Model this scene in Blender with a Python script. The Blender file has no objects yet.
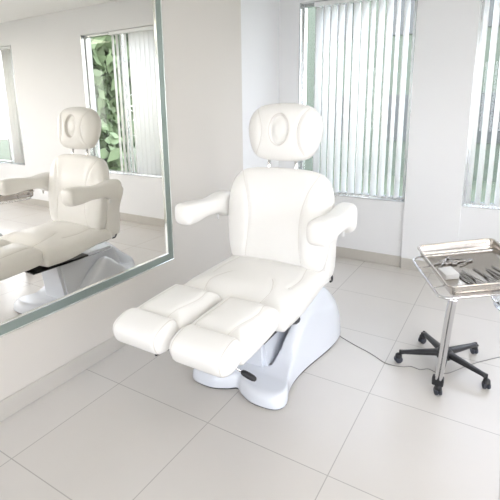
import bpy, bmesh, math, random
from mathutils import Vector, Matrix
random.seed(7)
C = bpy.context.scene.collection
PI = math.pi

# ------------------------------------------------------------------ materials
MATS = {}
def mat(name, color=(.8, .8, .8), rough=.5, metal=0., coat=0., trans=0., ior=1.45, emit=None, estr=0., bump=0., bscale=60., noise=0., nscale=3.):
    m = bpy.data.materials.new(name); m.use_nodes = True
    nt = m.node_tree; b = nt.nodes['Principled BSDF']
    b.inputs['Base Color'].default_value = (*color, 1)
    b.inputs['Roughness'].default_value = rough
    b.inputs['Metallic'].default_value = metal
    b.inputs['Coat Weight'].default_value = coat
    b.inputs['Coat Roughness'].default_value = .12
    b.inputs['Transmission Weight'].default_value = trans
    b.inputs['IOR'].default_value = ior
    if emit:
        b.inputs['Emission Color'].default_value = (*emit, 1); b.inputs['Emission Strength'].default_value = estr
    tc = nt.nodes.new('ShaderNodeTexCoord')
    if noise:
        n = nt.nodes.new('ShaderNodeTexNoise'); n.inputs['Scale'].default_value = nscale; n.inputs['Detail'].default_value = 4
        nt.links.new(tc.outputs['Object'], n.inputs['Vector'])
        mx = nt.nodes.new('ShaderNodeMix'); mx.data_type = 'RGBA'
        mx.inputs[6].default_value = (*[c * (1 - noise) for c in color], 1)
        mx.inputs[7].default_value = (*[min(1, c * (1 + noise)) for c in color], 1)
        nt.links.new(n.outputs['Fac'], mx.inputs[0]); nt.links.new(mx.outputs[2], b.inputs['Base Color'])
    if bump:
        n = nt.nodes.new('ShaderNodeTexNoise'); n.inputs['Scale'].default_value = bscale; n.inputs['Detail'].default_value = 3
        nt.links.new(tc.outputs['Object'], n.inputs['Vector'])
        bp = nt.nodes.new('ShaderNodeBump'); bp.inputs['Strength'].default_value = bump; bp.inputs['Distance'].default_value = .004
        nt.links.new(n.outputs['Fac'], bp.inputs['Height']); nt.links.new(bp.outputs['Normal'], b.inputs['Normal'])
    MATS[name] = m
    return m
M_LEATHER = mat('white_leatherette', (.82, .81, .785), .38, coat=.25, bump=.12, bscale=35)
M_SEAM = mat('leatherette_seam', (.68, .655, .62), .45)
M_BASE = mat('glossy_white_plastic', (.70, .73, .785), .22, coat=.4)
M_BLACK = mat('black_plastic', (.018, .018, .02), .38)
M_BLACKM = mat('black_metal', (.03, .03, .033), .35, metal=.6)
M_CHROME = mat('chrome', (.66, .66, .67), .08, metal=1)
M_STEEL = mat('brushed_steel', (.56, .525, .49), .2, metal=1, bump=.03, bscale=12)
M_STEELD = mat('instrument_steel', (.40, .39, .38), .13, metal=1)
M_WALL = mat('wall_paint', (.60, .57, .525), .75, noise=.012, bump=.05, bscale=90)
M_WALLB = mat('back_wall_paint', (.76, .765, .77), .75, noise=.01, bump=.05, bscale=90)
M_CEIL = mat('ceiling_paint', (.85, .85, .84), .8)
M_BASEB = mat('baseboard_tile', (.50, .475, .435), .32, noise=.05, nscale=5)
M_ALU = mat('white_aluminium', (.80, .81, .81), .35, metal=.2)
M_ALUG = mat('silver_aluminium', (.62, .64, .64), .25, metal=.9)
M_MIRROR = mat('mirror_silver', (.87, .845, .79), .0, metal=1)
M_STRIP = mat('mirror_border_glass', (.27, .32, .29), .3, metal=.5)
M_EDGE = mat('polished_glass_edge', (.84, .86, .83), .12, metal=.9)
M_CABLE = mat('grey_cable', (.27, .27, .255), .5)
M_LEAF = mat('foliage', (.19, .26, .14), .6, noise=.5, nscale=1.5)
M_BARK = mat('bark', (.14, .10, .07), .9, noise=.3, nscale=8)
M_STUCCO = mat('grey_stucco', (.105, .125, .095), .9, noise=.03)
M_GROUND = mat('outdoor_ground', (.09, .11, .07), .95, noise=.15, nscale=.6)
M_PAPER = mat('white_gauze', (.70, .70, .70), .8)
M_STOOL = mat('grey_green_fabric', (.15, .17, .12), .7, noise=.1, nscale=20)
M_DARKG = mat('far_window_glass', (.07, .075, .07), .5)
M_RUBBER = mat('dark_rubber', (.05, .055, .07), .6)
M_FILL = mat('fill_panel_glow', (.9, .9, .9), .5, emit=(1, .93, .85), estr=18)  # warm glow of the added ceiling panels that brighten the room

def glass(name, color, rough=0.0, fac=.12):
    # thin clear pane: mostly transparent, a little mirror-like
    m = bpy.data.materials.new(name); m.use_nodes = True; nt = m.node_tree; nt.nodes.clear()
    o = nt.nodes.new('ShaderNodeOutputMaterial'); t = nt.nodes.new('ShaderNodeBsdfTransparent'); g = nt.nodes.new('ShaderNodeBsdfGlossy')
    t.inputs[0].default_value = (*color, 1); g.inputs['Roughness'].default_value = rough
    f = nt.nodes.new('ShaderNodeFresnel'); f.inputs[0].default_value = 1.45
    mx = nt.nodes.new('ShaderNodeMixShader')
    ge = nt.nodes.new('ShaderNodeNewGeometry'); iv = nt.nodes.new('ShaderNodeMath'); iv.operation = 'SUBTRACT'; iv.inputs[0].default_value = 1
    mu = nt.nodes.new('ShaderNodeMath'); mu.operation = 'MULTIPLY'
    nt.links.new(ge.outputs['Backfacing'], iv.inputs[1]); nt.links.new(f.outputs[0], mu.inputs[0]); nt.links.new(iv.outputs[0], mu.inputs[1])
    nt.links.new(mu.outputs[0], mx.inputs[0]); nt.links.new(t.outputs[0], mx.inputs[1]); nt.links.new(g.outputs[0], mx.inputs[2])
    nt.links.new(mx.outputs[0], o.inputs[0]); return m
M_GLASS = glass('window_glass', (.975, .975, .98))
M_BOWL = glass('clear_plastic', (.90, .92, .95), .02)

def slat_mat():
    m = bpy.data.materials.new('blind_fabric'); m.use_nodes = True; nt = m.node_tree
    b = nt.nodes['Principled BSDF']; o = nt.nodes['Material Output']
    b.inputs['Base Color'].default_value = (.92, .92, .91, 1); b.inputs['Roughness'].default_value = .7
    t = nt.nodes.new('ShaderNodeBsdfTranslucent'); t.inputs[0].default_value = (.97, .97, .95, 1)
    mx = nt.nodes.new('ShaderNodeMixShader'); mx.inputs[0].default_value = .68
    nt.links.new(b.outputs[0], mx.inputs[1]); nt.links.new(t.outputs[0], mx.inputs[2]); nt.links.new(mx.outputs[0], o.inputs[0])
    return m
M_SLAT = slat_mat()

def floor_mat():
    m = bpy.data.materials.new('polished_floor_tiles'); m.use_nodes = True; nt = m.node_tree
    b = nt.nodes['Principled BSDF']; L = nt.links.new
    geo = nt.nodes.new('ShaderNodeNewGeometry'); sp = nt.nodes.new('ShaderNodeSeparateXYZ'); L(geo.outputs['Position'], sp.inputs[0])
    def mth(op, a, bv=None):
        n = nt.nodes.new('ShaderNodeMath'); n.operation = op
        if isinstance(a, (int, float)): n.inputs[0].default_value = a
        else: L(a, n.inputs[0])
        if bv is not None:
            if isinstance(bv, (int, float)): n.inputs[1].default_value = bv
            else: L(bv, n.inputs[1])
        return n.outputs[0]
    masks = []; cells = []
    for ax, off in (('X', .271), ('Y', 1.4235)):
        s = mth('DIVIDE', mth('SUBTRACT', sp.outputs[ax], off - 6.0), .6)
        fr = mth('FRACT', s); cells.append(mth('FLOOR', s))
        d = mth('ABSOLUTE', mth('SUBTRACT', fr, .5))
        masks.append(mth('GREATER_THAN', d, .5 - .0022 / .6))
    g = mth('MAXIMUM', masks[0], masks[1])
    cx = nt.nodes.new('ShaderNodeCombineXYZ'); L(cells[0], cx.inputs[0]); L(cells[1], cx.inputs[1])
    wn = nt.nodes.new('ShaderNodeTexWhiteNoise'); wn.noise_dimensions = '2D'; L(cx.outputs[0], wn.inputs['Vector'])
    nz = nt.nodes.new('ShaderNodeTexNoise'); nz.inputs['Scale'].default_value = 4; nz.inputs['Detail'].default_value = 6; L(geo.outputs['Position'], nz.inputs['Vector'])
    v = mth('ADD', mth('MULTIPLY', wn.outputs['Value'], .35), mth('MULTIPLY', nz.outputs['Fac'], .65))
    mx = nt.nodes.new('ShaderNodeMix'); mx.data_type = 'RGBA'; L(v, mx.inputs[0])
    mx.inputs[6].default_value = (.575, .550, .518, 1); mx.inputs[7].default_value = (.625, .600, .568, 1)
    m2 = nt.nodes.new('ShaderNodeMix'); m2.data_type = 'RGBA'; L(g, m2.inputs[0]); L(mx.outputs[2], m2.inputs[6])
    m2.inputs[7].default_value = (.40, .385, .36, 1); L(m2.outputs[2], b.inputs['Base Color'])
    b.inputs['Roughness'].default_value = .22
    b.inputs['Specular IOR Level'].default_value = .4
    return m
M_FLOOR = floor_mat()

# ------------------------------------------------------------------ helpers
def link(name, bm, m, parent=None, smooth=True, loc=None, rot=None):
    me = bpy.data.meshes.new(name); bmesh.ops.recalc_face_normals(bm, faces=bm.faces[:]); bm.to_mesh(me); bm.free()
    if smooth:
        for p in me.polygons: p.use_smooth = True
    o = bpy.data.objects.new(name, me); C.objects.link(o); me.materials.append(m)
    if smooth == 'auto':
        me.set_sharp_from_angle(angle=math.radians(38))
    if parent: o.parent = parent
    if loc: o.location = loc
    if rot: o.rotation_euler = rot
    return o
def tag(o, label, cat, group=None, kind=None):
    if label: o['label'] = label
    if cat: o['category'] = cat
    if group: o['group'] = group
    if kind: o['kind'] = kind
    return o
def thing(name, label, cat, loc=(0, 0, 0), rz=0, group=None):
    o = bpy.data.objects.new(name, None); C.objects.link(o); o.location = loc; o.rotation_euler = (0, 0, rz)
    o.empty_display_size = .1
    return tag(o, label, cat, group)
def struct(name, bm, m, parent=None, smooth=False):
    o = link(name, bm, m, parent, smooth)
    if not parent: o['kind'] = 'structure'
    return o
def BM(): return bmesh.new()
def box(bm, x0, x1, y0, y1, z0, z1, bev=0., seg=2, mtx=None):
    b2 = bmesh.new()
    v = [b2.verts.new((x, y, z)) for x in (x0, x1) for y in (y0, y1) for z in (z0, z1)]
    for f in ((0, 1, 3, 2), (4, 6, 7, 5), (0, 4, 5, 1), (2, 3, 7, 6), (0, 2, 6, 4), (1, 5, 7, 3)):
        b2.faces.new([v[i] for i in f])
    bmesh.ops.recalc_face_normals(b2, faces=b2.faces[:])
    if bev: bmesh.ops.bevel(b2, geom=b2.edges[:], offset=bev, segments=seg, profile=.5, affect='EDGES')
    if mtx is not None: bmesh.ops.transform(b2, matrix=mtx, verts=b2.verts[:])
    merge(bm, b2)
    return bm
def merge(bm, b2):
    me = bpy.data.meshes.new('t'); b2.to_mesh(me); b2.free(); bm.from_mesh(me); bpy.data.meshes.remove(me)
def catmull(pts, n=8, closed=False):
    P = [Vector(p) for p in pts]; out = []
    N = len(P); rng = N if closed else N - 1
    for i in range(rng):
        if closed: a, b, c, d = P[(i-1) % N], P[i], P[(i+1) % N], P[(i+2) % N]
        else: a, b, c, d = P[max(i-1, 0)], P[i], P[i+1], P[min(i+2, N-1)]
        for k in range(n):
            t = k / n
            out.append(.5 * ((2*b) + (c-a)*t + (2*a-5*b+4*c-d)*t*t + (3*b-a-3*c+d)*t**3))
    if not closed: out.append(P[-1])
    return out
def tube(bm, pts, r, seg=10, closed=False, caps=True):
    P = [Vector(p) for p in pts]; N = len(P); rr = r if hasattr(r, '__len__') else [r] * N
    rings = []; ref = None
    for i, p in enumerate(P):
        if closed: t = P[(i+1) % N] - P[(i-1) % N]
        else: t = P[min(i+1, N-1)] - P[max(i-1, 0)]
        if t.length < 1e-9: t = Vector((0, 0, 1))
        t.normalize()
        if ref is None:
            ref = Vector((0, 0, 1)) if abs(t.z) < .9 else Vector((1, 0, 0))
        a = ref - t * ref.dot(t); a.normalize(); b = t.cross(a); ref = a
        rings.append([bm.verts.new(p + rr[i] * (a*math.cos(2*PI*k/seg) + b*math.sin(2*PI*k/seg))) for k in range(seg)])
    for i in range(N if closed else N-1):
        A, B = rings[i], rings[(i+1) % N]
        for k in range(seg): bm.faces.new((A[k], A[(k+1) % seg], B[(k+1) % seg], B[k]))
    if caps and not closed:
        bm.faces.new(rings[0][::-1]); bm.faces.new(rings[-1])
    return bm
def lathe(bm, prof, seg=24, center=(0, 0, 0), mtx=None):
    b2 = bmesh.new(); c = Vector(center); rings = []
    for r, z in prof:
        if r < 1e-6: rings.append([b2.verts.new(c + Vector((0, 0, z)))])
        else: rings.append([b2.verts.new(c + Vector((r*math.cos(2*PI*k/seg), r*math.sin(2*PI*k/seg), z))) for k in range(seg)])
    for A, B in zip(rings, rings[1:]):
        for k in range(seg):
            k2 = (k+1) % seg
            if len(A) == 1 and len(B) == 1: continue
            if len(A) == 1: b2.faces.new((A[0], B[k], B[k2]))
            elif len(B) == 1: b2.faces.new((A[k], A[k2], B[0]))
            else: b2.faces.new((A[k], A[k2], B[k2], B[k]))
    if mtx is not None: bmesh.ops.transform(b2, matrix=mtx, verts=b2.verts[:])
    merge(bm, b2); return bm
def sstep(a, b, x):
    t = max(0., min(1., (x-a)/(b-a))); return t*t*(3-2*t)
def lerp(a, b, t): return a + (b-a)*t

class Pad:
    """upholstered pad: closed outline in local (x,y), front height along +z with rounded edges; seams pressed in"""
    def __init__(s, outline, T, back, n=3.2, seams=(), sd=.006, sw=.011, center=(0, 0), extra=None, rings=44, seg=168, nb=4.):
        s.c = Vector(center); s.T = T; s.back = back; s.n = n; s.nb = nb; s.seams = seams; s.sd = sd; s.sw = sw; s.extra = extra
        s.rings = rings; s.seg = seg
        s.poly = [Vector((p[0], p[1])) for p in catmull([(a, b, 0) for a, b in outline], 10, True)]
        s.R = [s._ray(2*PI*k/seg) for k in range(seg)]
    def _ray(s, th):
        d = Vector((math.cos(th), math.sin(th))); best = 0
        N = len(s.poly)
        for i in range(N):
            a = s.poly[i] - s.c; b = s.poly[(i+1) % N] - s.c; e = b - a
            den = d.x*e.y - d.y*e.x
            if abs(den) < 1e-12: continue
            t = (a.x*e.y - a.y*e.x)/den; u = (a.x*d.y - a.y*d.x)/den
            if -1e-6 <= u <= 1+1e-6 and t > best: best = t
        return best
    def sval(s, x, y):
        v = Vector((x, y)) - s.c; th = math.atan2(v.y, v.x) % (2*PI); k = th/(2*PI)*s.seg; i = int(k) % s.seg; f = k - int(k)
        return v.length / lerp(s.R[i], s.R[(i+1) % s.seg], f)
    def h(s, x, y, sv=None):
        sv = s.sval(x, y) if sv is None else sv
        z = s.T * max(0., 1 - sv**s.n)**(1/s.n)
        for sm in s.seams:
            d = min(dist_seg(x, y, sm[i], sm[i+1]) for i in range(len(sm)-1))
            z -= s.sd * math.exp(-(d/s.sw)**2) * min(1, (1-sv)*8 if sv < 1 else 0)
        if s.extra: z += s.extra(x, y, sv)
        return z
    def mesh(s, bm, f):
        """f maps (x, y, h) to a 3-D point"""
        svals = [math.sin(.5*PI*k/s.rings) for k in range(s.rings+1)]
        c0 = bm.verts.new(f(s.c.x, s.c.y, s.h(s.c.x, s.c.y, 0))); rings = []
        for sv in svals[1:]:
            rg = []
            for k in range(s.seg):
                th = 2*PI*k/s.seg; x = s.c.x + s.R[k]*sv*math.cos(th); y = s.c.y + s.R[k]*sv*math.sin(th)
                rg.append(bm.verts.new(f(x, y, s.h(x, y, min(sv, 1)) if sv < .9999 else 0)))
            rings.append(rg)
        for sv in svals[-2:0:-4]:
            rg = []
            for k in range(s.seg):
                th = 2*PI*k/s.seg; x = s.c.x + s.R[k]*sv*math.cos(th); y = s.c.y + s.R[k]*sv*math.sin(th)
                rg.append(bm.verts.new(f(x, y, -s.back*max(0, 1-sv**s.nb)**(1/s.nb))))
            rings.append(rg)
        for A, B in zip(rings, rings[1:]):
            for k in range(s.seg): bm.faces.new((A[k], A[(k+1) % s.seg], B[(k+1) % s.seg], B[k]))
        for k in range(s.seg): bm.faces.new((c0, rings[0][k], rings[0][(k+1) % s.seg]))
        bm.faces.new(rings[-1])
        return bm
    def seam_tube(s, sm, f, r=.0022):
        b = BM(); pts = [f(x, y, s.h(x, y)) for x, y in sm]
        tube(b, pts, r, 6); return b
def dist_seg(x, y, a, b):
    ax, ay = a; bx, by = b; dx, dy = bx-ax, by-ay; L2 = dx*dx+dy*dy
    t = 0 if L2 == 0 else max(0, min(1, ((x-ax)*dx+(y-ay)*dy)/L2))
    return math.hypot(x-ax-t*dx, y-ay-t*dy)
def curve2(pts, n=8): return [(p.x, p.y) for p in catmull([(a, b, 0) for a, b in pts], n)]

# ------------------------------------------------------------------ room
XR, YF, YB, ZC = 6.2, -2.6, 3.986, 2.75
bm = BM(); box(bm, -.25, XR+.2, YF-.2, YB+.2, -.12, 0); struct('floor', bm, M_FLOOR)
bm = BM(); box(bm, -.25, XR+.2, YF-.2, YB+.2, ZC, ZC+.12); struct('ceiling', bm, M_CEIL)
def wall_holes(axis, c0, c1, a0, a1, holes, z1=ZC):
    bm = BM(); edges = sorted(holes); cur = a0
    def bx(u0, u1, w0, w1):
        if u1-u0 < 1e-6 or w1-w0 < 1e-6: return
        if axis == 'y': box(bm, u0, u1, c0, c1, w0, w1)
        else: box(bm, c0, c1, u0, u1, w0, w1)
    for h0, h1, zz0, zz1 in edges:
        bx(cur, h0, 0, z1); bx(h0, h1, 0, zz0); bx(h0, h1, zz1, z1); cur = h1
    bx(cur, a1, 0, z1); return bm
WT = 2.42
W = [(.15, 1.205, .62, WT), (1.672, 2.99, .632, WT), (4.56, 5.95, .632, WT)]
struct('wall_back', wall_holes('y', YB, YB+.16, -.07, XR, W), M_WALLB)
bm = BM(); box(bm, -.25, 0, YF, 3.17, 0, ZC); struct('wall_left', bm, M_WALL); bm = BM(); box(bm, -.25, -.07, 3.17, YB+.16, 0, ZC); struct('wall_left_recess', bm, M_WALLB)
RW = [(-1.9, .2, .9, 2.4), (.9, 3.0, .9, 2.4)]
struct('wall_right', wall_holes('x', XR, XR+.16, YF, YB+.16, RW), M_WALLB)
FW = [(.6, 2.6, .9, 2.4), (3.3, 5.3, .9, 2.4)]
struct('wall_front', wall_holes('y', YF-.16, YF, -.25, XR+.16, FW), M_WALLB)
bm = BM(); box(bm, 1.209, 1.668, YB-.028, YB, .0, ZC, .002, 1); struct('trim_1', bm, M_WALLB)
bm = BM(); box(bm, 0, .009, YF, 3.17, 0, .104, .003, 1); struct('baseboard_left', bm, M_BASEB)
bm = BM(); box(bm, -.07, 1.209, YB-.010, YB, 0, .104, .003, 1); box(bm, 1.209, 1.668, YB-.037, YB-.028, 0, .104, .003, 1); box(bm, 1.668, XR, YB-.010, YB, 0, .104, .003, 1)
struct('baseboard_back', bm, M_BASEB)
bm = BM(); box(bm, XR-.01, XR, YF, YB-.02, 0, .104); struct('baseboard_right', bm, M_BASEB)

def window(n, axis, wpos, a0, a1, z0, z1, mull, sgn=1):
    """frame, sashes and panes; wpos = inner wall face, sgn = outward direction"""
    f = BM(); p = BM()
    def bx(b, u0, u1, d0, d1, w0, w1, bev=.003):
        d0, d1 = sorted((wpos + sgn*d0, wpos + sgn*d1))
        if axis == 'y': box(b, u0, u1, d0, d1, w0, w1, bev, 1)
        else: box(b, d0, d1, u0, u1, w0, w1, bev, 1)
    t = .028
    bx(f, a0, a0+t, .05, .11, z0, z1); bx(f, a1-t, a1, .05, .11, z0, z1); bx(f, a0+t, a1-t, .05, .11, z0, z0+t); bx(f, a0+t, a1-t, .05, .11, z1-t, z1)
    for mx in mull: bx(f, mx-.018, mx+.018, .055, .105, z0+t, z1-t)
    root = struct('window_%d' % n, f, M_ALUG)
    edges = [a0+t] + list(mull) + [a1-t]
    for e0, e1 in zip(edges, edges[1:]):
        g = BM(); bx(g, e0+.015, e1-.015, .078, .082, z0+t, z1-t, 0)
        link('pane', g, M_GLASS, root, False)
    s = BM(); bx(s, a0, a1, -.006, .05, z0-.004, z0+.004, .001); link('window_sill', s, M_ALUG, root, False)
    rv = BM(); bx(rv, a0-.004, a0+.008, -.004, .05, z0, z1, .001); bx(rv, a1-.008, a1+.004, -.004, .05, z0, z1, .001); link('reveal_strip', rv, M_ALUG, root, False)
    return root
window(1, 'y', YB, *W[0], [.30])
window(2, 'y', YB, *W[1], [2.33])
window(3, 'y', YB, *W[2], [5.02])
window(4, 'x', XR, *RW[0], [-.85]); window(5, 'x', XR, *RW[1], [1.95])
window(6, 'y', YF, *FW[0], [1.6], -1); window(7, 'y', YF, *FW[1], [4.3], -1)

def blind(xs, z0, z1, label, y=YB-.0, w=.082, angs=None, group=None):
    x0 = min(xs); x1 = max(xs)
    root = thing('vertical_blind', label, 'blind', ((x0+x1)/2, y, z0), 0)
    cx = (x0+x1)/2
    hr = BM(); box(hr, x0-cx-.05, x1-cx+.05, -.03+.045, .02+.04, z1-z0-.045, z1-z0-.005, .004, 1); link('headrail', hr, M_ALU, root, False)
    sl = BM(); wt = sl
    for x, a in zip(xs, angs):
        n = 5; c = math.cos(a); s_ = math.sin(a)
        for bmx, zz0, zz1, th in ((sl, .012, z1-z0-.05, .0007),):
            cols = []
            for side in (1, -1):
                for k in range(n+1):
                    u = (k/n-.5)*w*(1 if bmx is sl else .8); bow = .005*(1-(2*k/n-1)**2) + side*th
                    px = x-cx + u*c - bow*s_; py = .028 + u*s_ + bow*c
                    cols.append((bmx.verts.new((px, py, zz0)), bmx.verts.new((px, py, zz1))))
            # front strip, back strip, joined at both edges
            loop = cols[:n+1] + cols[n+1:][::-1]
            for A, B in zip(loop, loop[1:]+loop[:1]): bmx.faces.new((A[0], B[0], B[1], A[1]))
            bmx.faces.new([q[0] for q in loop][::-1]); bmx.faces.new([q[1] for q in loop])
    link('slat_row', sl, M_SLAT, root, True)
    ch = BM(); tube(ch, [(x0-cx, .0175, .02), (x1-cx, .0175, .02)], .0012, 5); link('bottom_chain', ch, M_ALU, root)
    return root
rng = random.Random(3)
xs1 = [.335 + .0715*i for i in range(13)]
blind(xs1, .63, WT, 'white vertical slat blind hanging in the window behind the treatment chair', angs=[math.radians(70 + rng.uniform(-12, 10)) for _ in xs1])
xs2 = [1.71 + .072*i for i in range(11)]
blind(xs2, .642, WT, 'white vertical slat blind half drawn across the window behind the instrument tray', angs=[math.radians((122 if i_ < 6 else 60) + rng.uniform(-6, 6)) for i_ in range(len(xs2))])
xs3 = [4.64 + .03*i for i in range(7)]
blind(xs3, .642, WT, 'white vertical slat blind bunched up at the window edge, seen only in the mirror', angs=[math.radians(75 + rng.uniform(-6, 6)) for _ in xs3])

# ------------------------------------------------------------------ wall mirror
mr = thing('wall_mirror', 'large rectangular wall mirror with a grey-green glass border left of the chair', 'mirror', (0, 1.0, .43))
my0, my1, mz0, mz1 = -.85, 2.203-1.0, 0, 1.93
bd = .052
def mpart(name, polys, x, m, th=.006):
    b = BM()
    for y0, y1, z0, z1 in polys: box(b, x, x+th, y0, y1, z0, z1, .0012, 1)
    return link(name, b, m, mr, False)
mpart('backing', [(my0, my1, mz0, mz1)], 0, M_BLACK, .004)
mpart('mirror_glass', [(my0+bd, my1-bd, mz0+bd, mz1-bd)], .004, M_MIRROR, .003)
mpart('border', [(my0, my1, mz0, mz0+bd), (my0, my1, mz1-bd, mz1), (my0, my0+bd, mz0+bd, mz1-bd), (my1-bd, my1, mz0+bd, mz1-bd)], .004, M_STRIP, .010)
e = .006
mpart('outer_rim', [(my0-e, my1+e, mz0-e, mz0+.003), (my0-e, my1+e, mz1-.003, mz1+e), (my0-e, my0+.003, mz0, mz1), (my1-.003, my1+e, mz0, mz1)], 0, M_EDGE, .018)
q = bd
mpart('inner_rim', [(my0+q-e, my1-q+e, mz0+q-.004, mz0+q+.003), (my0+q-e, my1-q+e, mz1-q-.003, mz1-q+.004), (my0+q-.004, my0+q+.003, mz0+q, mz1-q), (my1-q-.003, my1-q+.004, mz0+q, mz1-q)], .004, M_EDGE, .012)

# ------------------------------------------------------------------ treatment chair
CH = thing('treatment_chair', 'white leatherette beauty treatment chair with split footrest on a glossy moulded base', 'chair', (.878, 2.1, 0), math.radians(.5))
# base shell: a height field over a waisted outline
front = [(-.0, -.395), (.045, -.425), (.12, -.458), (.20, -.462), (.262, -.448), (.292, -.41), (.290, -.36), (.262, -.29), (.240, -.20), (.236, -.10), (.248, 0), (.268, .12), (.285, .25), (.288, .36), (.268, .45), (.21, .515), (.11, .55)]
front = [(a_*(.965 + .065*sstep(-.30, -.12, b_)), b_) for a_, b_ in front]
outl = front + [(.02, .555)] + [(-a*(1 - .30*sstep(.0, .36, b)), b - .10*sstep(.25, .5, b)) for a, b in front[:0:-1]]
def base_h(x, y, sv):
    ax = abs(x)
    crest = .078 + .285*sstep(-.31, .07, y) - (.20*sstep(.28, .60, y) if x > 0 else .25*sstep(.0, .40, y))
    xc = lerp(.118, .188, sstep(-.34, .12, y))
    w = .27
    out = crest * (1 - .38*sstep(xc+.01, w+.03, ax) * sstep(-.36, -.1, y))
    fl = .074 + .03*sstep(-.30, .10, y)
    crest = lerp(crest, .078 + .285*sstep(-.31, .07, y) - .22*sstep(.15, .5, y), .5*sstep(.13, .0, ax))
    inside = lerp(min(fl, crest), crest, max(sstep(.22, .26, y), sstep(-.20, -.27, y)))
    z = lerp(inside, out, sstep(xc-.006, xc+.004, ax))
    # soft crease where the two front lobes meet
    z -= .008*math.exp(-(x/.018)**2)*sstep(-.30, -.40, y)
    return z
bp_ = Pad(outl, 1, 0, center=(0, .03), rings=10, seg=260)
bm = BM(); RN = 96
sv_list = [k/RN*.93 for k in range(1, RN+1)] + [.945, .958, .97, .98, .988, .994, .998, 1.0]
c0 = bm.verts.new((0, .03, base_h(0, .03, 0))); rings = []
for sv in sv_list:
    rg = []
    for k in range(bp_.seg):
        th = 2*PI*k/bp_.seg; x = bp_.R[k]*sv*math.cos(th); y = .03 + bp_.R[k]*sv*math.sin(th)
        z = base_h(x, y, sv)
        e_ = (1 - max(0, (sv-.90)/.10)**2.6)
        zz = lerp(.014, z, max(0, e_)**.5) if sv > .90 else z
        rg.append(bm.verts.new((x - .024, y, zz)))
    rings.append(rg)
rings.append([bm.verts.new((v.co.x, v.co.y, .010)) for v in rings[-1]])
for A, B in zip(rings, rings[1:]):
    for k in range(bp_.seg): bm.faces.new((A[k], A[(k+1) % bp_.seg], B[(k+1) % bp_.seg], B[k]))
for k in range(bp_.seg): bm.faces.new((c0, rings[0][k], rings[0][(k+1) % bp_.seg]))
bm.faces.new(rings[-1])
link('base_shell', bm, M_BASE, CH)
bm = BM(); ro = [Vector((-.024+bp_.R[k]*.985*math.cos(2*PI*k/bp_.seg), .03+bp_.R[k]*.985*math.sin(2*PI*k/bp_.seg), 0)) for k in range(0, bp_.seg, 2)]
a = [bm.verts.new(v) for v in ro]; b_ = [bm.verts.new(v + Vector((0, 0, .0105))) for v in ro]
for i in range(len(a)): bm.faces.new((a[i], a[(i+1) % len(a)], b_[(i+1) % len(a)], b_[i]))
bm.faces.new(a[::-1]); bm.faces.new(b_); link('base_gasket', bm, M_RUBBER, CH)
# column cover, rising between the side fairings
bm = BM()
prof = [(-.275, .072), (.22, .09), (.26, .24), (.20, .392), (-.315, .392)]
wl, ws = .165, .078
va = [bm.verts.new((-wl - (.03 if z < .1 else 0), y, z)) for y, z in prof]; vb = [bm.verts.new((ws + (.006 if z < .1 else 0), y, z)) for y, z in prof]
bm.faces.new(va); bm.faces.new(vb[::-1])
for i in range(5): bm.faces.new((va[i], vb[i], vb[(i+1) % 5], va[(i+1) % 5]))
bmesh.ops.bevel(bm, geom=bm.edges[:], offset=.02, segments=4, affect='EDGES'); link('column_cover', bm, M_BASE, CH, 'auto')
bm = BM(); box(bm, .10, .172, -.09, .08, .285, .315, .005, 1); box(bm, .10, .15, -.06, .06, .25, .29, .004, 1)
box(bm, .10, .165, -.125, -.09, .300, .312, .003, 1); tube(bm, [(.155, -.285, .372), (.158, -.20, .345), (.150, -.03, .285)], [.007, .015, .030], 10); link('lift_mechanism', bm, M_BLACKM, CH, 'auto')
bm = BM(); box(bm, -.21, .21, -.52, -.08, .391, .405, .003, 1); link('seat_plate', bm, M_BLACKM, CH, False)
bm = BM(); tube(bm, [(.14, -.06, .305), (.145, -.13, .318), (.13, -.20, .325)], [.006, .007, .009], 8); link('lift_lever', bm, M_BLACK, CH)

# seat
sy0, sy1 = -.50, .05
so = [(-.262, -.50), (0, -.515), (.262, -.50), (.288, -.45), (.292, -.25), (.285, 0), (.27, .06), (0, .07), (-.27, .06), (-.285, 0), (-.292, -.25), (-.288, -.45)]
ss = [curve2([(.155*k, -.49), (.175*k, -.40), (.145*k, -.31), (.120*k, -.27)]) for k in (1, -1)] + [curve2([(.225*k, -.30), (.235*k, -.18), (.215*k, -.06), (.205*k, .02)]) for k in (1, -1)]
def seat_extra(x, y, sv): return .012*math.cos(x*9)*(1-sv*sv) - .006*sstep(.1, .24, abs(x))*0
so = [(a_*1.10 - .010, b_) for a_, b_ in so]
SP = Pad(so, .10, .096, n=3.2, seams=ss, center=(-.01, -.22), extra=seat_extra, nb=2.8, sd=.0045)
def fseat(x, y, h):
    z = .508 + h + .010*sstep(-.3, .05, y) - .012*sstep(-.36, -.52, y)*(1 if h > 0 else .2)
    if h < 0: z += .036*sstep(-.36, -.02, y)*min(1, -h/.05)
    return Vector((x, y, z))
seat = link('seat', SP.mesh(BM(), fseat), M_LEATHER, CH)
for s_ in ss: link('seam', SP.seam_tube(s_, fseat), M_SEAM, seat)

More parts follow.
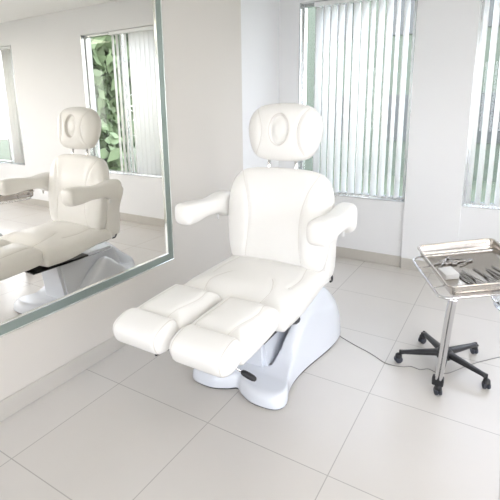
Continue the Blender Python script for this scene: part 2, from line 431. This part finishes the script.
# backrest
bo = [(-.225, .0), (0, -.012), (.225, .0), (.262, .045), (.280, .16), (.288, .30), (.280, .42), (.245, .505), (.17, .545), (0, .555), (-.17, .545), (-.245, .505), (-.280, .42), (-.288, .30), (-.280, .16), (-.262, .045)]
bs = [curve2([(.212*k, .525), (.168*k, .42), (.142*k, .30), (.142*k, .16), (.158*k, .03)]) for k in (1, -1)]
TL = math.radians(8.5)
def fback(x, y, h):
    o = Vector((0, .000, .580)); up = Vector((0, math.sin(TL), math.cos(TL))); fr = Vector((0, -math.cos(TL), math.sin(TL)))
    # gentle waist support curve
    return o + Vector((x, 0, 0)) + up*y + fr*(h + .012*math.sin(PI*min(1, max(0, y/.5))))
def back_extra(x, y, sv): return (.016*sstep(.12, .22, abs(x)) - .004)*(1-sv**3)
bo = [(a_*1.13, b_) for a_, b_ in bo]; bs = [[(a_*1.13, b_) for a_, b_ in q_] for q_ in bs]
BP = Pad(bo, .062, .062, n=3.2, seams=bs, center=(0, .27), extra=back_extra, nb=4)
back = link('backrest', BP.mesh(BM(), fback), M_LEATHER, CH)
for s_ in bs: link('seam', BP.seam_tube(s_, fback), M_SEAM, back)
# headrest with face hole
HS = 1.14
ho = [(-.105, -.158), (0, -.166), (.105, -.158), (.155, -.125), (.186, -.05), (.196, .03), (.180, .10), (.135, .148), (.07, .166), (0, .170), (-.07, .166), (-.135, .148), (-.180, .10), (-.196, .03), (-.186, -.05), (-.155, -.125)]
ho = [(a_*HS, b_*.95) for a_, b_ in ho]
hs = [curve2([(.158*k, .128), (.122*k, .07), (.108*k, 0), (.118*k, -.07), (.148*k, -.125)]) for k in (1, -1)]
def head_extra(x, y, sv):
    e = math.hypot(x/.061, (y-.012)/.087)
    dip = -.022*sstep(1.06, .86, e) + .010*sstep(.85, .35, e)
    return dip + .010*sstep(.09, .15, abs(x))*(1-sv**3)
HP = Pad(ho, .075, .060, n=2.7, seams=hs, center=(0, .01), extra=head_extra, nb=3, rings=60, seg=200)
def fhead(x, y, h):
    o = Vector((.004, .092, 1.325)); t = math.radians(8); up = Vector((0, math.sin(t), math.cos(t))); fr = Vector((0, -math.cos(t), math.sin(t)))
    return o + Vector((x, 0, 0)) + up*y + fr*(h - .25*x*x)
head = link('headrest', HP.mesh(BM(), fhead), M_LEATHER, CH)
for s_ in hs: link('seam', HP.seam_tube(s_, fhead), M_SEAM, head)
oval = [(.061*math.cos(a_), .012+.087*math.sin(a_)) for a_ in [2*PI*k/40 for k in range(41)]]
link('face_hole_piping', HP.seam_tube(oval, fhead, .0026), M_SEAM, head)
for px in (-.085, .085):
    bm = BM(); tube(bm, [(px, .070, 1.03), (px, .083, 1.13), (px, .098, 1.24)], .009, 14); link('headrest_post', bm, M_CHROME, CH)

# armrests and the upholstered panels that carry them
def loft(secs, n=32, p=3.6):
    """secs: (centre, half x, half z) along y; rounded-rectangle sections with closed ends"""
    bm = BM(); rings = []
    for (cx, cy, cz), hx, hz in secs:
        rg = []
        for k in range(n):
            a = 2*PI*k/n; c, s_ = math.cos(a), math.sin(a)
            rg.append(bm.verts.new((cx + hx*math.copysign(abs(c)**(2/p), c), cy, cz + hz*math.copysign(abs(s_)**(2/p), s_))))
        rings.append(rg)
    for A, B in zip(rings, rings[1:]):
        for k in range(n): bm.faces.new((A[k], A[(k+1) % n], B[(k+1) % n], B[k]))
    bm.faces.new(rings[0][::-1]); bm.faces.new(rings[-1]); return bm
def interp(keys, t):
    for (a, va), (b, vb) in zip(keys, keys[1:]):
        if t <= b:
            u = (t-a)/(b-a); u = u*u*(3-2*u); return va + (vb-va)*u
    return keys[-1][1]
for k in (-1, 1):
    y0, y1 = -.362, .10; secs = []
    N = 40
    for i in range(N+1):
        y = lerp(y0, y1, .5-.5*math.cos(PI*i/N)); t = (y-y0)/(y1-y0)
        top = interp([(0, .960), (.18, .962), (.55, .948), (.86, .968), (1, .968)], t)
        bot = interp([(0, .842), (.18, .842), (.45, .856), (.65, .854), (.88, .812), (1, .808)], t)
        hx = interp([(0, .058), (.5, .055), (.85, .056), (1, .056)], t)
        endr = min(1, ((y-y0)/.034)) if y < (y0+y1)/2 else min(1, ((y1-y)/.03))
        f_ = math.sqrt(max(0, 1-(1-endr)**2))*.97+.03
        cxx = k*(.388 + .000*t)
        secs.append(((cxx, y, (top+bot)/2), hx*f_, (top-bot)/2*f_))
    arm = link('armrest', loft(secs), M_LEATHER, CH)
    # carrying panel
    o_ = [(-.075, -.17), (0, -.185), (.06, -.17), (.075, -.10), (.08, .05), (.085, .17), (.06, .20), (-.02, .20), (-.075, .17), (-.085, .05), (-.085, -.08)]
    PP = Pad(o_, .026, .026, n=3.5, center=(0, 0), rings=16, seg=72)
    def fpan(x, y, h, k=k): return Vector((k*(.285 + h + .055*sstep(-.0, .2, y)), 0.105 + .8*x + .03*y, .70 + y))
    link('armrest_panel', PP.mesh(BM(), fpan), M_LEATHER, CH)
    bm = BM(); tube(bm, [(k*.395, .0, .85), (k*.395, .0, .802)], .007, 10); link('armrest_bolt', bm, M_ALU, CH)
    bm = BM(); tube(bm, catmull([(k*.28, .12, .545), (k*.30, .115, .522), (k*.31, .09, .508), (k*.31, .065, .510)], 4), .006, 8); link('recline_lever', bm, M_BLACK, CH)

# leg pads and foot bolsters
for k in (-1, 1):
    lo = [(-.122, -.165), (0, -.170), (.122, -.165), (.137, -.13), (.140, 0), (.137, .13), (.120, .165), (0, .172), (-.120, .165), (-.137, .13), (-.140, 0), (-.137, -.13)]
    ls = [curve2([(-.092, .155), (-.085, .05), (-.100, -.15)]), curve2([(.070, .155), (.092, .05), (.078, -.06), (.055, -.15)])]
    ls2 = [[(-a, b) for a, b in s_] for s_ in ls] if k < 0 else ls
    LP = Pad(lo, .075, .075, n=3.0, seams=ls, center=(0, 0), sd=.0035, sw=.008, extra=lambda x, y, sv: .008*(1-sv*sv), nb=3.5, rings=40, seg=140)
    def fleg(x, y, h, k=k):
        t = math.radians(3); c, s_ = math.cos(t), math.sin(t)
        return Vector((k*.156 - .018 + x*1.06, -.665 + y*c, .528 + y*s_ + h))
    pad = link('leg_pad', LP.mesh(BM(), fleg), M_LEATHER, CH)
    for s_ in ls: link('seam', LP.seam_tube(s_, fleg, .002), M_SEAM, pad)
    # bolster: a firm roll with a rounded-box section
    bm = BM(); secs = []; N = 44; hl = .150
    seams_x = (-.115, .115)
    for i in range(N+1):
        x = -hl*math.cos(PI*i/N); e_ = min(1, (hl-abs(x))/.05); f_ = math.sqrt(max(0, 1-(1-e_)**2))*.96+.04
        f_ -= .030*sum(math.exp(-((x-q_)/.007)**2) for q_ in seams_x)
        secs.append((x, f_))
    n = 40; rings = []
    for x, f_ in secs:
        rg = []
        for j in range(n):
            a_ = 2*PI*j/n; c, s_ = math.cos(a_), math.sin(a_); p = 2.7
            yy = .078*f_*math.copysign(abs(c)**(2/p), c); zz = .058*f_*math.copysign(abs(s_)**(2/p), s_)
            ta = math.radians(17); y2 = yy*math.cos(ta)-zz*math.sin(ta); z2 = yy*math.sin(ta)+zz*math.cos(ta)
            rg.append(bm.verts.new((k*.158 - .012 + x, -.882 + y2, .538 + z2)))
        rings.append(rg)
    for A, B in zip(rings, rings[1:]):
        for j in range(n): bm.faces.new((A[j], A[(j+1) % n], B[(j+1) % n], B[j]))
    bm.faces.new(rings[0][::-1]); bm.faces.new(rings[-1])
    bol = link('foot_bolster', bm, M_LEATHER, CH)
    for q_ in seams_x:
        j = min(range(N+1), key=lambda i: abs(secs[i][0]-q_)); x, f_ = secs[j]
        b = BM(); pts = []
        for jj in range(n):
            a_ = 2*PI*jj/n; c, s_ = math.cos(a_), math.sin(a_); p = 2.7
            yy = .078*f_*math.copysign(abs(c)**(2/p), c); zz = .058*f_*math.copysign(abs(s_)**(2/p), s_)
            ta = math.radians(17); pts.append((k*.158-.012+x, -.882+yy*math.cos(ta)-zz*math.sin(ta), .538+yy*math.sin(ta)+zz*math.cos(ta)))
        tube(b, pts, .0022, 6, closed=True); link('seam', b, M_SEAM, bol)
    bm = BM(); box(bm, k*.149-.05, k*.149+.05, -.84, -.50, .436, .456, .004, 1); link('leg_pad_bracket', bm, M_BLACKM, CH, False)
# footrest lever with a black grip
lv = BM(); tube(lv, [(.13, -.775, .440), (.240, -.772, .410)], .005, 8); lever = link('footrest_lever', lv, M_CHROME, CH)
g = BM(); A = Vector((.240, -.772, .410)); B = Vector((.306, -.766, .390)); tube(g, [lerp(A, B, t) for t in (0, .06, .2, .5, .8, .95, 1)], [.005, .010, .0125, .0135, .0125, .009, .004], 12)
gr = link('lever_grip', g, M_BLACK, lever); gr['label'] = 'black grip'
lv = BM(); tube(lv, [(-.06, -.80, .462), (-.082, -.88, .462), (-.090, -.915, .461)], .006, 8); link('footrest_lever', lv, M_BLACK, CH)

# ------------------------------------------------------------------ power cable
def cable(name, pts, label):
    o = Vector((pts[0][0], pts[0][1], 0)); b = BM(); tube(b, [Vector((x, y, z)) - o for x, y, z in catmull([(x, y, .003) if len(p_) == 2 else p_ for p_ in pts for x, y in [p_[:2]]], 8)], .0024, 8)
    ob = link(name, b, M_CABLE); ob.location = o; tag(ob, label, 'cable'); return ob
cable('power_cable', [(1.14, 2.50), (1.20, 2.47), (1.277, 2.434), (1.35, 2.405), (1.404, 2.378), (1.479, 2.337), (1.56, 2.345), (1.61, 2.375), (1.66, 2.37), (1.70, 2.40), (1.75, 2.385), (1.80, 2.41), (1.86, 2.50), (1.90, 2.56), (1.96, 2.64), (2.1, 2.78), (2.5, 3.05), (2.95, 3.5), (3.1, 3.965)],
      'thin grey power cable curling from the chair base under the black castor base')

# ------------------------------------------------------------------ instrument stand
ST = thing('instrument_stand', 'chrome instrument stand on a black five-castor base right of the chair', 'stand', (1.768, 2.475, 0))
hub = BM(); lathe(hub, [(0, .058), (.040, .058), (.046, .07), (.046, .095), (.032, .110), (.022, .118), (0, .118)], 24); link('hub', hub, M_BLACK, ST)
angs = [-89, -24, 57, 124, 200]; Rl0 = .238
for a in angs:
    Rl = Rl0 + {-89: .04, 57: .03, 124: .02}.get(a, 0)
    a_ = math.radians(a); d = Vector((math.cos(a_), math.sin(a_), 0)); s_ = Vector((-d.y, d.x, 0)); bm = BM(); rings = []
    for t in [i/10 for i in range(11)]:
        r = lerp(.025, Rl, t); hw = lerp(.027, .015, t) + (.006 if t > .95 else 0); zc = lerp(.088, .066, t); hh = lerp(.019, .010, t)
        rg = []
        for j in range(12):
            b_ = 2*PI*j/12; c, q_ = math.cos(b_), math.sin(b_); rg.append(bm.verts.new(d*r + s_*hw*c*(1 if abs(c) < .8 else .96) + Vector((0, 0, zc + hh*math.copysign(abs(q_)**.8, q_)))))
        rings.append(rg)
    for A, B in zip(rings, rings[1:]):
        for j in range(12): bm.faces.new((A[j], A[(j+1) % 12], B[(j+1) % 12], B[j]))
    bm.faces.new(rings[0][::-1]); bm.faces.new(rings[-1])
    leg = link('base_leg', bm, M_BLACK, ST)
    # castor: hood with two wheels
    cb = BM(); ca = a_ + {-89: .5, -24: -.7, 57: 1.2, 124: 2.0, 200: .3}[a]; cd = Vector((math.cos(ca), math.sin(ca), 0)); cn = Vector((-cd.y, cd.x, 0)); cp = d*Rl + cd*.010
    hd = BM(); lathe(hd, [(0, .058), (.010, .058), (.017, .052), (.020, .036), (.018, .030), (0, .030)], 16, center=(cp.x, cp.y, 0)); tube(hd, [d*Rl + Vector((0, 0, .05)), d*Rl + Vector((0, 0, .078))], .008, 8)
    hood = link('castor', hd, M_BLACK, leg)
    for sg in (-1, 1):
        wb = BM(); mtx = Matrix.Translation(cp + Vector((0, 0, .0215)) + cn*sg*.010) @ cn.to_track_quat('Z', 'Y').to_matrix().to_4x4()
        lathe(wb, [(0, -.007), (.015, -.007), (.0205, -.005), (.0215, 0), (.0205, .005), (.015, .007), (0, .007)], 20, mtx=mtx); wheel_o = link('castor_wheel', wb, M_RUBBER, leg)
# tray frame in its own tilted plane
TS = .854
P0 = Vector((1.8203, 1.8363, .7252)); E1 = Vector((-.44327536, .89416214, .06309534)); E2 = Vector((.8921925, .43330728, .12742586)); NN = Vector((-.0866, -.11278, .98984))
MT0 = Matrix(((E2.x, E1.x, NN.x, P0.x), (E2.y, E1.y, NN.y, P0.y), (E2.z, E1.z, NN.z, P0.z), (0, 0, 0, 1)))
MT = MT0 @ Matrix.Scale(TS, 4)
STI = Vector((1.768, 2.475, 0))
def tp(u, v, w): return MT @ Vector((u, v, w))
def rrect(u0, u1, v0, v1, r, w, n=6):
    out = []
    for cx, cy, a0 in ((u1-r, v1-r, 0), (u0+r, v1-r, 90), (u0+r, v0+r, 180), (u1-r, v0+r, 270)):
        for i in range(n+1):
            a = math.radians(a0+90*i/n); out.append(Vector((cx+r*math.cos(a), cy+r*math.sin(a), w)))
    return out
bm = BM(); tube(bm, [MT @ p - STI for p in rrect(-.046, .45, -.004, .500, .055, -.046)], .0065, 10, closed=True); link('tray_frame', bm, M_CHROME, ST)
top = tp(.012, -.002, -.050) - STI
bot = Vector((1.773, 2.200, .062)) - STI
for v_ in (.14, .38):
    bm = BM(); tube(bm, [MT @ Vector((-.046, v_, -.048)) - STI, MT @ Vector((-.03, v_, -.0555)) - STI, MT @ Vector((.43, v_, -.0555)) - STI, MT @ Vector((.45, v_, -.048)) - STI], .0035, 8); link('support_bar', bm, M_CHROME, ST)
for dx in (-.0095, .0095):
    bm = BM(); tube(bm, catmull([bot + Vector((dx, 0, 0)), lerp(bot, top, .25) + Vector((dx, .02, 0)), lerp(bot, top, .75) + Vector((dx*.95, -.02, 0)), top + Vector((dx*.8, 0, 0))], 6), .0092, 14); link('upright_tube', bm, M_CHROME, ST)
bm = BM(); box(bm, -.028, .028, -.018, .018, -.012, .035, .006, 2, Matrix.Translation(bot)); link('tube_socket', bm, M_BLACK, ST)
# tray
TR = thing('steel_tray', 'shallow stainless steel tray holding instruments on the chrome stand', 'tray', tuple(tp(.2, .26, -.03)))
TRI = Vector(TR.location)
bm = BM()
levels = [(-.008, .0, -.004), (-.006, .0, .003), (-.001, .0, .005), (.003, .0, .001), (.008, .0, -.040), (.012, .0, -.054), (.024, .0, -.060)]
rings = []
for off, _, w in levels:
    rings.append([bm.verts.new(MT @ p - TRI) for p in rrect(0+off, .425-off, 0+off, .532-off, max(.012, .034-off), w + .012)])
for A, B in zip(rings, rings[1:]):
    n = len(A)
    for k in range(n): bm.faces.new((A[k], A[(k+1) % n], B[(k+1) % n], B[k]))
bm.faces.new(rings[-1])
tray = link('tray_pan', bm, M_STEEL, TR)
sd_ = tray.modifiers.new('s', 'SOLIDIFY'); sd_.thickness = .0014; sd_.offset = -1
WF = -.060+.012+.0008   # tray floor in plane coordinates
def iobj(name, bm, m, label, cat, u, v, rot, group=None, dz=0., smooth=True):
    bmesh.ops.scale(bm, vec=(TS, TS*1.05, TS*1.25) if m is M_STEELD else (TS, TS, TS), verts=bm.verts[:]); o = link(name, bm, m, None, smooth); o.matrix_world = MT0 @ Matrix.Translation((u*TS, v*TS, (WF+dz)*TS+.0006)) @ Matrix.Rotation(rot, 4, 'Z'); tag(o, label, cat, group); return o
def forceps_bm(L=.15, gap=.011):
    bm = BM()
    for s_ in (-1, 1):
        pts = [(0, s_*.001, .004), (L*.08, s_*.003, .004), (L*.4, s_*gap, .004), (L*.75, s_*gap*.7, .004), (L, s_*.001, .004)]
        tube(bm, catmull(pts, 5), [.0036]*16 + [.0034, .003, .0022, .0016, .001], 8)
    return bm
def scissor_bm(L=.15):
    bm = BM()
    for s_ in (-1, 1):
        ring = [Vector((.014+.014*math.cos(a), s_*.017+.011*math.sin(a), .004)) for a in [2*PI*k/16 for k in range(16)]]
        tube(bm, ring, .0026, 8, closed=True)
        tube(bm, catmull([(.028, s_*.013, .004), (L*.45, s_*.004, .004+s_*.0008), (L*.6, -s_*.001, .004+s_*.001), (L, -s_*.002, .004+s_*.001)], 5), [.0030]*10 + [.0034, .0034, .003, .0022, .0015, .0008], 8)
    lathe(bm, [(0, .0105), (.0035, .010), (.004, -.000), (0, -.000)], 12, center=(L*.52, 0, 0))
    return bm
def nipper_bm(L=.10):
    bm = BM()
    for s_ in (-1, 1):
        tube(bm, catmull([(0, s_*.014, .006), (L*.3, s_*.016, .006), (L*.62, s_*.005, .006), (L*.72, -s_*.004, .006), (L*.85, -s_*.006, .006), (L, -s_*.0005, .006)], 5), [.004]*12 + [.0052, .006, .006, .006, .0062, .006, .0055, .005, .0045, .004, .0035, .003, .0022, .0012], 8)
    lathe(bm, [(0, .0125), (.005, .012), (.005, .0), (0, .0)], 12, center=(L*.67, 0, 0))
    return bm
G = 'steel instruments laid out on the tray'
IL = [
 (forceps_bm, .165, .158, .105, 103, 'tweezers', 'narrow steel tweezers lying beside the folded white gauze, nearest the gauze', 'tweezers'),
 (scissor_bm, .185, .201, .090, 105, 'scissors', 'steel scissors lying second to the right of the folded gauze', 'scissors'),
 (scissor_bm, .205, .264, .090, 103, 'scissors', 'long steel scissors in the middle of the tray', 'scissors'),
 (forceps_bm, .180, .316, .090, 103, 'tweezers', 'dark steel tweezers right of the long scissors on the tray', 'tweezers'),
 (scissor_bm, .185, .357, .110, 103, 'scissors', 'steel scissors nearest the right edge of the tray', 'scissors'),
]
for fn, L, u, v, a, nm, lab, cat in IL:
    iobj(nm, fn(L), M_STEELD, lab, cat, u, v, math.radians(a))
NL = [(.045, .345, 40, 'small steel nail nipper at the left edge of the heap of nippers'),
      (.075, .400, -30, 'small steel nail nipper at the back left of the heap'),
      (.120, .365, 75, 'small steel nail nipper in the middle of the heap'),
      (.135, .410, -20, 'small steel nail nipper at the back of the heap, pointing right'),
      (.165, .350, 20, 'small steel nail nipper at the right end of the heap')]
for u, v, a, lab in NL:
    iobj('nail_nipper', nipper_bm(), M_STEELD, lab, 'nail nipper', u, v, math.radians(a), 'steel nail nippers heaped at the back left of the tray')
bm = BM()
for i in range(4): box(bm, -.036, .036, -.05, .05, .007*i, .007*i+.0065, .003, 2, Matrix.Rotation(.03*(i-1), 4, 'Z'))
iobj('gauze_pad', bm, M_PAPER, 'folded white gauze pad in front of the heap of nippers', 'gauze', .075, .235, math.radians(3), smooth='auto')
bm = BM(); box(bm, -.045, .045, -.022, .022, 0, .006, .0028, 2)
iobj('nail_file', bm, M_CHROME, 'flat polished steel plate at the near left corner of the tray', 'plate', .085, .085, math.radians(12), smooth='auto')
# clear bowl hanging from the frame
BW = thing('hanging_bowl', 'clear plastic bowl hung in a steel ring under the tray', 'bowl', (2.045, 1.99, .665))
bm = BM(); ring = [Vector((.075*math.cos(a), .075*math.sin(a), 0)) for a in [2*PI*k/36 for k in range(36)]]
tube(bm, ring, .0028, 8, closed=True); ringo = link('bowl_ring', bm, M_CHROME, BW)
b2 = BM(); tube(b2, [(-.045, -.06, 0), (-.05, -.075, .008), (-.05, -.085, .015)], .003, 8); link('ring_bracket', b2, M_BLACKM, BW)
bm = BM(); lathe(bm, [(.078, .003), (.074, .001), (.072, -.008), (.066, -.030), (.050, -.045), (.025, -.050), (0, -.050), (0, -.048), (.024, -.048), (.048, -.043), (.064, -.029), (.070, -.008), (.072, .003), (.078, .003)], 36)
link('bowl_shell', bm, M_BOWL, BW)

# ------------------------------------------------------------------ fill light: glowing panels added at the ceiling, out of view
for i, (lx, ly) in enumerate([(3.1, .4), (5.0, .4), (3.1, -1.5), (5.0, -1.5), (5.0, 2.4)]):
    cl = thing('added_fill_panel', 'unseen square glowing panel added at the ceiling as fill light', 'light', (lx, ly, ZC-.03), 0, 'glowing panels added out of view as fill light')
    bm = BM(); box(bm, -.32, .32, -.32, .32, .0, .03, .004, 1); link('fill_panel_frame', bm, M_ALU, cl, False)
    bm = BM(); box(bm, -.30, .30, -.30, .30, -.004, .004); link('fill_panel_face', bm, M_FILL, cl, False)

# ------------------------------------------------------------------ outdoors
bm = BM(); box(bm, -25, 30, YB+.3, 40, -.6, -.5); box(bm, XR+.4, 40, -25, YB+.3, -.6, -.5); box(bm, -25, 40, -30, YF-.4, -.6, -.5); g_ = link('ground', bm, M_GROUND, None, False); g_['kind'] = 'structure'
def tree(x, y, h, r, label, seed, n=1500):
    rg = random.Random(seed)
    t = thing('tree', label, 'tree', (x, y, -.5), 0, 'trees outside the windows')
    bm = BM(); tube(bm, catmull([(0, 0, 0), (.05, .02, h*.25), (-.03, .04, h*.5), (.02, 0, h*.8)], 5), [lerp(.14, .04, k/15) for k in range(16)], 9); link('trunk', bm, M_BARK, t)
    bm = BM(); blobs = [(Vector((rg.uniform(-.45, .45)*r, rg.uniform(-.45, .45)*r, h*rg.uniform(.16, .85))), r*rg.uniform(.42, .6)) for _ in range(16)]
    for _ in range(n):
        c, rr = rg.choice(blobs); d = Vector((rg.gauss(0, 1), rg.gauss(0, 1), rg.gauss(0, 1))).normalized(); p = c + d*rr*rg.uniform(.35, 1.02)
        s1 = Vector((rg.gauss(0, 1), rg.gauss(0, 1), rg.gauss(0, 1))).normalized(); s2 = s1.cross(d).normalized(); q_ = rg.uniform(.14, .24)
        vs = [bm.verts.new(p + a) for a in (s1*q_, s2*q_*.55, -s1*q_, -s2*q_*.55)]; bm.faces.new(vs)
    link('foliage', bm, M_LEAF, t, False)
for i, (x, y, h, r, lab) in enumerate([(6.9, 7.0, 5.2, 2.0, 'broad green tree outside the half open window, seen in the mirror'),
      (10.6, 10.4, 6.4, 2.0, 'green tree standing behind the broad tree outside the half open window'),
      (7.0, 12.0, 5.8, 1.6, 'green tree left of the broad tree outside the window'),
      (15.8, 7.6, 6.6, 1.9, 'tall green tree farthest right outside the windows')]):
    tree(x, y, h, r, lab, 11+i, 9000 if i == 0 else 2500)
BL = thing('building', 'grey-green plastered building across the yard behind the window blinds', 'building', (-2.5, 13, -.5))
bm = BM(); box(bm, -6, 5.5, 0, 5, 0, 6.5); link('wall', bm, M_STUCCO, BL, False)
for i in range(5):
    for j in range(2):
        bm = BM(); box(bm, -5+2.1*i, -4+2.1*i, -.04, .02, 1+2.9*j, 2.3+2.9*j, .01, 1); link('window', bm, M_DARKG, BL, False)

# ------------------------------------------------------------------ light
wd = bpy.data.worlds.new('sky'); bpy.context.scene.world = wd; wd.use_nodes = True; nt = wd.node_tree
bg = nt.nodes['Background']; tc = nt.nodes.new('ShaderNodeTexCoord'); sp = nt.nodes.new('ShaderNodeSeparateXYZ'); rp = nt.nodes.new('ShaderNodeValToRGB')
nt.links.new(tc.outputs['Generated'], sp.inputs[0]); nt.links.new(sp.outputs['Z'], rp.inputs[0]); nt.links.new(rp.outputs[0], bg.inputs[0])
rp.color_ramp.elements[0].position = 0; rp.color_ramp.elements[0].color = (.97, .98, 1, 1)
rp.color_ramp.elements[1].position = .6; rp.color_ramp.elements[1].color = (.76, .83, 1, 1)
bg.inputs[1].default_value = 8.2
def portal(name, loc, rot, sx, sy):
    l = bpy.data.lights.new(name, 'AREA'); l.shape = 'RECTANGLE'; l.size = sx; l.size_y = sy; l.cycles.is_portal = True
    o = bpy.data.objects.new(name, l); C.objects.link(o); o.location = loc; o.rotation_euler = rot
if 0:
  for i, (a, b, z0, z1) in enumerate(W): portal('window_light_back', ((a+b)/2, YB+.13, (z0+z1)/2), (math.radians(-90), 0, 0), b-a, z1-z0)
if 0:
  for i, (a, b, z0, z1) in enumerate(RW): portal('window_light_right', (XR+.13, (a+b)/2, (z0+z1)/2), (0, math.radians(90), 0), z1-z0, b-a)
if 0:
  for i, (a, b, z0, z1) in enumerate(FW): portal('window_light_front', ((a+b)/2, YF-.13, (z0+z1)/2), (math.radians(90), 0, 0), b-a, z1-z0)

# ------------------------------------------------------------------ camera
cam = bpy.data.cameras.new('camera'); co = bpy.data.objects.new('camera', cam); C.objects.link(co)
f, pit, yaw, rol = 432.499, .211988, .542092, -.0112
fw = Vector((-math.sin(yaw)*math.cos(pit), math.cos(yaw)*math.cos(pit), -math.sin(pit))); rt = Vector((math.cos(yaw), math.sin(yaw), 0)); up = rt.cross(fw)
c, s_ = math.cos(rol), math.sin(rol); r2 = rt*c + up*s_; u2 = up*c - rt*s_
co.matrix_world = Matrix(((r2.x, u2.x, -fw.x, 1.9759), (r2.y, u2.y, -fw.y, 0), (r2.z, u2.z, -fw.z, 1.45673), (0, 0, 0, 1)))
cam.sensor_width = 36; cam.sensor_fit = 'HORIZONTAL'; cam.lens = f/500*36; cam.shift_y = -(250-201.94)/500; cam.clip_start = .05
sc = bpy.context.scene; sc.camera = co
sc.view_settings.view_transform = 'Standard'; sc.view_settings.look = 'None'; sc.view_settings.gamma = 1; sc.view_settings.use_curve_mapping = False
sc.view_settings.exposure = -0.03
sc.cycles.max_bounces = 10; sc.cycles.diffuse_bounces = 6; sc.cycles.transparent_max_bounces = 12; sc.cycles.use_denoising = True
sc.cycles.sample_clamp_indirect = 6; sc.cycles.caustics_reflective = True; sc.cycles.caustics_refractive = False
